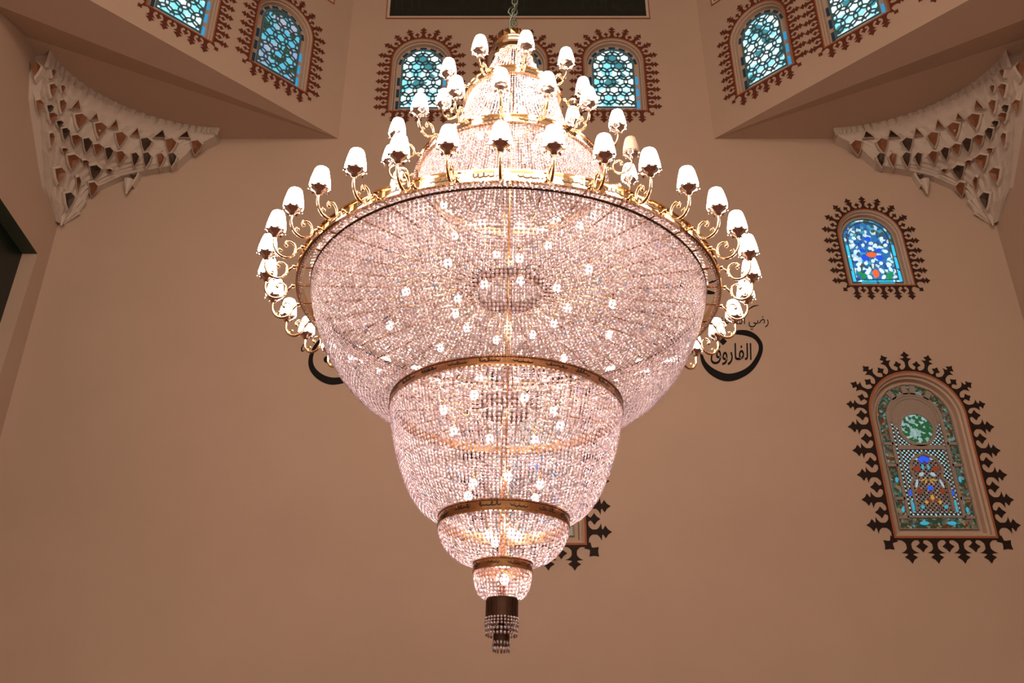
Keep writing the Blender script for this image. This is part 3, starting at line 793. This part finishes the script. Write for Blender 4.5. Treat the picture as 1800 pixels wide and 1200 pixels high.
# ================================================================ the chandelier
ZC = 5.2
root = empty('chandelier', (-.028, 6.3, ZC), (0, math.radians(.95), 0))
tag(root, 'huge tiered crystal basket chandelier with brass rings and lit shades hanging mid-hall', 'chandelier')
def L(z): return z-ZC
def bead_surface(prof, n, pitch, name, fill=.78, jitter=.25, size=None, z_flat=.32, parent=root):
    """strands of octagonal crystals over a surface of revolution; prof = [(radius, z)]"""
    P = np.array(prof, float); seg = np.hypot(*np.diff(P, axis=0).T); cum = np.r_[0, np.cumsum(seg)]
    m = max(1, int(cum[-1]/pitch)); s = (np.arange(m)+.5)*cum[-1]/m
    R = np.interp(s, cum, P[:, 0]); Z = np.interp(s, cum, P[:, 1])
    e = 1e-3; dR = np.interp(s+e, cum, P[:, 0])-np.interp(s-e, cum, P[:, 0]); dZ = np.interp(s+e, cum, P[:, 1])-np.interp(s-e, cum, P[:, 1])
    l = np.hypot(dR, dZ); dR, dZ = dR/l, dZ/l
    A = (np.arange(n)[:, None]+0*R[None])*2*PI/n
    A = A+rng.normal(0, .04, A.shape)*2*PI/n
    Rm, Zm = R[None]+0*A, Z[None]+0*A
    sin, cos = np.sin(A), np.cos(A)
    cen = np.stack([Rm*sin, -Rm*cos, Zm], -1).reshape(-1, 3)
    T = np.stack([cos, sin, 0*A], -1).reshape(-1, 3)
    Dn = np.stack([dR[None]*sin, -dR[None]*cos, dZ[None]+0*A], -1).reshape(-1, 3)
    N = np.cross(T, Dn)
    # small random tilt of every crystal
    j = rng.normal(0, jitter, (len(cen), 2))
    N2 = N+T*j[:, :1]+Dn*j[:, 1:]; N2 /= np.linalg.norm(N2, axis=1, keepdims=True)
    T2 = T-N2*(T*N2).sum(1, keepdims=True); T2 /= np.linalg.norm(T2, axis=1, keepdims=True); D2 = np.cross(N2, T2)
    wd = (2*PI*Rm/n*fill/2).reshape(-1, 1); wd = np.minimum(wd, (size or pitch*.62)); hd = np.full_like(wd, cum[-1]/m*.47)
    vs = []
    for k in range(8):
        a = (k+.5)*PI/4; vs.append(cen+T2*wd*1.06*math.cos(a)+D2*hd*1.06*math.sin(a))
    th = np.minimum(wd, hd)*z_flat*1.6
    vs.append(cen+N2*th); vs.append(cen-N2*th)
    V = np.stack(vs, 1).reshape(-1, 3); nb = len(cen)
    f = np.array([(k, (k+1) % 8, 8) for k in range(8)]+[((k+1) % 8, k, 9) for k in range(8)])
    F = (f[None]+np.arange(nb)[:, None, None]*10).reshape(-1)
    me = bpy.data.meshes.new(name); me.vertices.add(len(V)); me.vertices.foreach_set('co', V.ravel())
    nf = nb*16; me.loops.add(nf*3); me.loops.foreach_set('vertex_index', F)
    me.polygons.add(nf); me.polygons.foreach_set('loop_start', np.arange(nf)*3); me.polygons.foreach_set('loop_total', np.full(nf, 3))
    me.materials.append(M['crystal']); me.update(); me.validate()
    o = bpy.data.objects.new(name, me); C.objects.link(o); o.parent = parent; o['kind'] = 'stuff'
    return o
def sup(Ra, za, Rb, zb, p, q_, n=24):
    return [(Rb+(Ra-Rb)*math.cos(t)**p if i < n-1 else Rb, L(za-(za-zb)*math.sin(t)**q_)) for i, t in enumerate(np.linspace(0, PI/2, n))]
bead_surface(sup(1.537, 5.13, .872, 4.265, 1.0, 1.45), 300, .0265, 'crystal_basket')
bead_surface(sup(.862, 4.20, .466, 3.41, .95, 1.55), 156, .029, 'crystal_basket')
bead_surface(sup(.460, 3.335, .203, 3.09, .9, 1.2), 88, .028, 'crystal_basket')
bead_surface(sup(.200, 3.022, .106, 2.85, .8, 1.1), 44, .026, 'crystal_basket')
bead_surface([(.775, L(6.33)), (.82, L(6.0)), (.90, L(5.72)), (1.04, L(5.5)), (1.28, L(5.32)), (1.56, L(5.20))], 210, .03, 'crystal_skirt')
bead_surface([(.40, L(7.18)), (.455, L(6.95)), (.53, L(6.70)), (.62, L(6.54)), (.77, L(6.40))], 120, .03, 'crystal_skirt')
bead_surface([(.165, L(7.72)), (.21, L(7.6)), (.27, L(7.44)), (.32, L(7.34)), (.41, L(7.25))], 64, .03, 'crystal_skirt')
bead_surface([(1.638, L(5.105)), (1.60, L(5.092))], 300, .013, 'crystal_trim')
bead_surface([(.80, L(6.31)), (.83, L(6.29))], 160, .016, 'crystal_trim')
# brass bands
def band(R, z0, z1, name, m, lip=.012, n=144):
    mb = MB(); h = z1-z0
    mb.lathe([(R-.02, L(z0)), (R+lip, L(z0)), (R+lip, L(z0+h*.14)), (R, L(z0+h*.2)), (R, L(z1-h*.2)), (R+lip, L(z1-h*.14)), (R+lip, L(z1)), (R-.02, L(z1))], n, closed=True, smooth=False)
    return mb.build(name, m, root)
def band_script(R, z0, z1, cells, name, m, parent, posts=True):
    h = z1-z0; rr = R+.003; R3 = random.Random(5)
    def P(a, z): return (rr*math.sin(a), -rr*math.cos(a), L(z))
    for c in range(cells):
        mb = MB()
        a0_ = 2*PI*(c+.22)/cells; a1_ = 2*PI*(c+.78)/cells
        a = a0_
        while a < a1_:
            L_ = (a1_-a0_)*(.15+.2*R3.random()); zc = z0+h*(.40+.1*R3.random()); t = h*.05
            pts = [(a, zc+h*.12*R3.random()), (a+L_*.35, zc-h*.05), (a+L_*.8, zc), (a+L_, zc+h*.25*R3.random())]
            for (x0, y0), (x1, y1) in zip(pts, pts[1:]): mb.add([P(x0, y0-t), P(x1, y1-t), P(x1, y1+t), P(x0, y0+t)], [(0, 1, 2, 3)])
            if R3.random() < .5: mb.add([P(a, zc), P(a+.012/R, zc), P(a+.012/R, zc+h*.28), P(a, zc+h*.28)], [(0, 1, 2, 3)])
            a += L_*.85
        mb.build(name, m, parent)
A_Z0, A_Z1 = 5.108, 5.200
bA = band(1.640, A_Z0, A_Z1, 'brass_ring', M['gold']); band_script(1.640, A_Z0, A_Z1, 36, 'engraved_script', M['engrave'], bA)
mb = MB(); mb.box((0, -1.645, L((A_Z0+A_Z1)/2)), (.008, .016, .075)); post_me = mb.mesh('panel_post', M['gold'])
for c in range(36):
    a = 2*PI*(c+.5)/36-.0224
    for dz in (0,):
        for da in (-.062, .062):
            o = bpy.data.objects.new('panel_post', post_me); C.objects.link(o); o.parent = bA; o.rotation_euler.z = a+da
R1 = .80; b1 = band(R1, 6.305, 6.385, 'brass_ring', M['gold']); band_script(R1, 6.305, 6.385, 18, 'engraved_script', M['engrave'], b1)
R2_ = .43; b2 = band(R2_, 7.165, 7.245, 'brass_ring', M['gold']); band_script(R2_, 7.165, 7.245, 10, 'engraved_script', M['engrave'], b2)
for R, z0, z1, n in ((.866, 4.198, 4.266, 24), (.463, 3.33, 3.412, 14), (.203, 3.02, 3.092, 8)):
    b = band(R, z0, z1, 'brass_ring', M['gold_dark'], .006); band_script(R, z0, z1, n, 'engraved_script', M['engrave'], b)
mb = MB(); mb.lathe([(1.537+.010*math.cos(k*PI/4), L(5.135)+.010*math.sin(k*PI/4)) for k in range(8)], 144, closed=True); mb.build('rim_hoop', M['bronze'], root)
# hubs and spokes
for R, z, h in ((.277, 5.205, .11), (.192, 4.20, .10)):
    mb = MB(); mb.lathe([(R, L(z)), (R, L(z+h)), (R-.012, L(z+h)), (R-.012, L(z))], 64, closed=True); mb.build('hub', M['bronze'], root)
mb = MB(); mb.tube([(0, -.28, L(5.25)), (0, -1.0, L(5.19)), (0, -1.64, L(5.14))], .007, 6); sp_me = mb.mesh('spoke', M['gold_dark'])
mb = MB(); mb.tube([(0, -.19, L(4.25)), (0, -.86, L(4.24))], .006, 6); sp2 = mb.mesh('spoke', M['gold_dark'])
PH_A = -.0224
for k in range(36):
    o = bpy.data.objects.new('spoke', sp_me); C.objects.link(o); o.parent = root; o.rotation_euler.z = PH_A+2*PI*k/36
for k in range(18):
    o = bpy.data.objects.new('spoke', sp2); C.objects.link(o); o.parent = root; o.rotation_euler.z = 2*PI*(k+.3)/18
mb = MB(); mb.tube([(0, 0, L(2.6)), (0, 0, L(7.9))], .028, 12); mb.build('central_pole', M['gold_dark'], root)

# arms with cup and shade
def make_arm(off, dz):
    """off: distance of the lamp from the ring, dz: height of the cup foot over the arm's rod"""
    mb = MB(); k = min(1, off/.235)
    path = [(0, .045), (0, .0), (-.012, -.045), (-.045, -.085), (-.095, -.098), (-.140, -.078), (-.165, -.035), (-.158, .015), (-.130, .042), (-.098, .040), (-.082, .018), (-.092, .0)]
    pts = []
    for i in range(len(path)-1):
        p0, p1, p2, p3 = path[max(i-1, 0)], path[i], path[i+1], path[min(i+2, len(path)-1)]
        for s in range(4):
            t = s/4; pts.append(tuple(.5*((2*b)+(-a+c)*t+(2*a-5*b+4*c-d)*t*t+(-a+3*b-3*c+d)*t**3) for a, b, c, d in zip(p0, p1, p2, p3)))
    pts.append(path[-1])
    rad = [.011-.005*abs(i/len(pts)-.35) for i in range(len(pts))]
    mb.tube([(0, -off-r*k, dz+z*k) for r, z in pts], rad, 8)
    mb.ball((0, -off-(-.094)*k, dz+.004), .014, 10, 6)
    # small inner curl
    cu = [(-.055, -.088), (-.035, -.062), (-.045, -.040), (-.066, -.044), (-.064, -.058)]
    mb.tube([(0, -off-r*k, dz+z*k) for r, z in cu], .006, 6)
    mb.ball((0, -off+.062*k, dz-.05*k), .010, 8, 6)
    # rod to the ring
    mb.tube([(0, -off+.163*k, dz-.035*k), (0, -.03, .0), (0, .01, 0)], .008, 8)
    mb.ball((0, -.022, .0), .017, 10, 6)
    return mb.mesh('arm', M['gold'])
mb = MB()
mb.lathe([(.008, 0), (.020, .004), (.026, .020), (.040, .034), (.054, .046), (.060, .053), (.052, .054), (.040, .047), (.0, .047)], 32, flute=.0)
for k in range(8):   # drooping petals
    a = 2*PI*k/8; co, si = math.cos(a), math.sin(a)
    def PP(r, t, z): return (r*co-t*si, r*si+t*co, z)
    mb.add([PP(.054, -.013, .050), PP(.054, .013, .050), PP(.070, .011, .052), PP(.070, -.011, .052), PP(.077, 0, .038)], [(0, 1, 2, 3), (3, 2, 4)])
cup_me = mb.mesh('cup', M['chrome'])
SHP = [(.050, 0), (.066, .010), (.070, .022), (.0685, .045), (.063, .080), (.056, .115), (.049, .145), (.044, .158), (.034, .166), (.018, .170), (.0, .171)]
mb = MB(); mb.lathe(SHP, 36, flute=.012, nfl=12); shade_me = mb.mesh('lamp_shade', M['shade'])
mb = MB(); mb.lathe(SHP, 36, flute=.035, nfl=12); shade_off = mb.mesh('lamp_shade', M['shade_off'])
def put(name, me, parent, loc=(0, 0, 0), rz=0):
    o = bpy.data.objects.new(name, me); C.objects.link(o); o.parent = parent; o.location = loc; o.rotation_euler.z = rz
    return o
def tier(R, z, Rl, zl, n, ph0, off_k=None):
    """z: rod height on the ring; Rl, zl: lamp circle radius and shade centre height"""
    off = Rl-R; foot = zl-.075-.045          # cup foot
    me = make_arm(off, foot-.045-z)
    for k in range(n):
        a = ph0+2*PI*k/n
        arm = put('arm', me, root, (R*math.sin(a), -R*math.cos(a), L(z)), a)
        put('cup', cup_me, arm, (0, -off, foot-z-.004))
        off_lamp = (k == off_k)
        s = put('lamp_shade', shade_off if off_lamp else shade_me, arm, (0, -off, foot-z+.043), random.uniform(0, 1))
        if off_lamp: s['label'] = 'unlit beige shade'
tier(1.652, 5.135, 1.880, 5.273, 36, PH_A)
tier(R1+.012, 6.335, 1.033, 6.524, 18, math.radians(-4.3), off_k=4)
tier(R2_+.012, 7.20, .635, 7.330, 10, math.radians(-25.9))

# small bulbs inside the baskets
mb = MB(); mb.ball((0, 0, 0), .028, 12, 8, 1.3); bl = mb.mesh('inner_bulb', M['bulb'])
mb = MB(); mb.tube([(0, 0, .03), (0, 0, .09)], .014, 8); sk = mb.mesh('socket', M['gold_dark'])
for R, z, n, p0 in ((.47, 5.08, 10, .2), (.90, 5.06, 10, .1), (.44, 4.16, 8, .3), (.30, 3.62, 6, .1), (.12, 3.28, 4, .5), (.30, 6.9, 6, .3), (.6, 6.0, 8, .2), (.05, 2.98, 2, .3), (.14, 7.45, 4, 0)):
    for k in range(n):
        a = p0+2*PI*k/n; rr = R*random.uniform(.9, 1.1)
        b = put('inner_bulb', bl, root, (rr*math.sin(a), -rr*math.cos(a), L(z+random.uniform(-.02, .02)))); put('socket', sk, b)
# cap with leaf crown
mb = MB(); mb.lathe([(.165, L(7.70)), (.190, L(7.705)), (.196, L(7.72)), (.184, L(7.745)), (.180, L(7.80)), (.186, L(7.835)), (.196, L(7.85)), (.190, L(7.87)), (.150, L(7.885)), (.10, L(7.90)), (.04, L(7.98)), (.02, L(8.02))], 64)
cap = mb.build('cap', M['gold'], root)
mb = MB()
for k in range(18):
    a = 2*PI*k/18; da = .15
    P_ = lambda r, t, z: (r*math.sin(a+t), -r*math.cos(a+t), L(z))
    mb.add([P_(.19, -da, 7.86), P_(.19, da, 7.86), P_(.20, da*.9, 7.91), P_(.185, 0, 7.945), P_(.20, -da*.9, 7.91)], [(0, 1, 2, 3, 4)])
mb.build('leaf_crown', M['gold_dark'], cap)
# chain and cable
mb = MB(); z = 7.99; k = 0
while z < HT+3.95:
    pts = []
    for j in range(13):
        t = 2*PI*j/12; x, zz = .026*math.cos(t), .045*math.sin(t)
        pts.append((x, 0, L(z)+zz) if k % 2 else (0, x, L(z)+zz))
    mb.tube(pts, .0085, 6, cap=False); z += .068; k += 1
ch = mb.build('chain', M['chain'], root)
mb = MB(); mb.tube([(.035*math.cos(t*.9)-.01, .03*math.sin(t*.9), L(7.9+t*.075)) for t in range(0, 48)], .009, 6)
mb.tube([(-.02, 0, L(8.28)), (-.06, -.01, L(8.31)), (-.05, -.01, L(8.36)), (-.015, 0, L(8.40))], .008, 6)
mb.build('cable', M['chain'], root)
# tail: slotted bronze drums with crystal pendants
mb = MB(); mb.lathe([(.0, L(2.85)), (.106, L(2.85)), (.106, L(2.715)), (.095, L(2.715)), (.0, L(2.72))], 40, smooth=False)
tl = mb.build('tail_drum', M['bronze'], root)
mb = MB()
for k in range(16):
    a = 2*PI*k/16; mb.box((.107*math.sin(a), -.107*math.cos(a), L(2.782)), (.014, .006, .12), a)
mb.build('flutes', M['bronze'], tl)
mb = MB(); mb.lathe([(.0, L(2.66)), (.054, L(2.66)), (.054, L(2.545)), (.0, L(2.545))], 32, smooth=False); mb.build('tail_drum', M['bronze'], root)
bead_surface([(.113, L(2.725)), (.113, L(2.665))], 30, .020, 'crystal_fringe', parent=root)
bead_surface([(.108, L(2.66)), (.105, L(2.60))], 26, .030, 'crystal_fringe', parent=root)
bead_surface([(.07, L(2.70)), (.085, L(2.64))], 22, .026, 'crystal_fringe', parent=root)
bead_surface([(.058, L(2.575)), (.054, L(2.50))], 16, .026, 'crystal_fringe', parent=root)
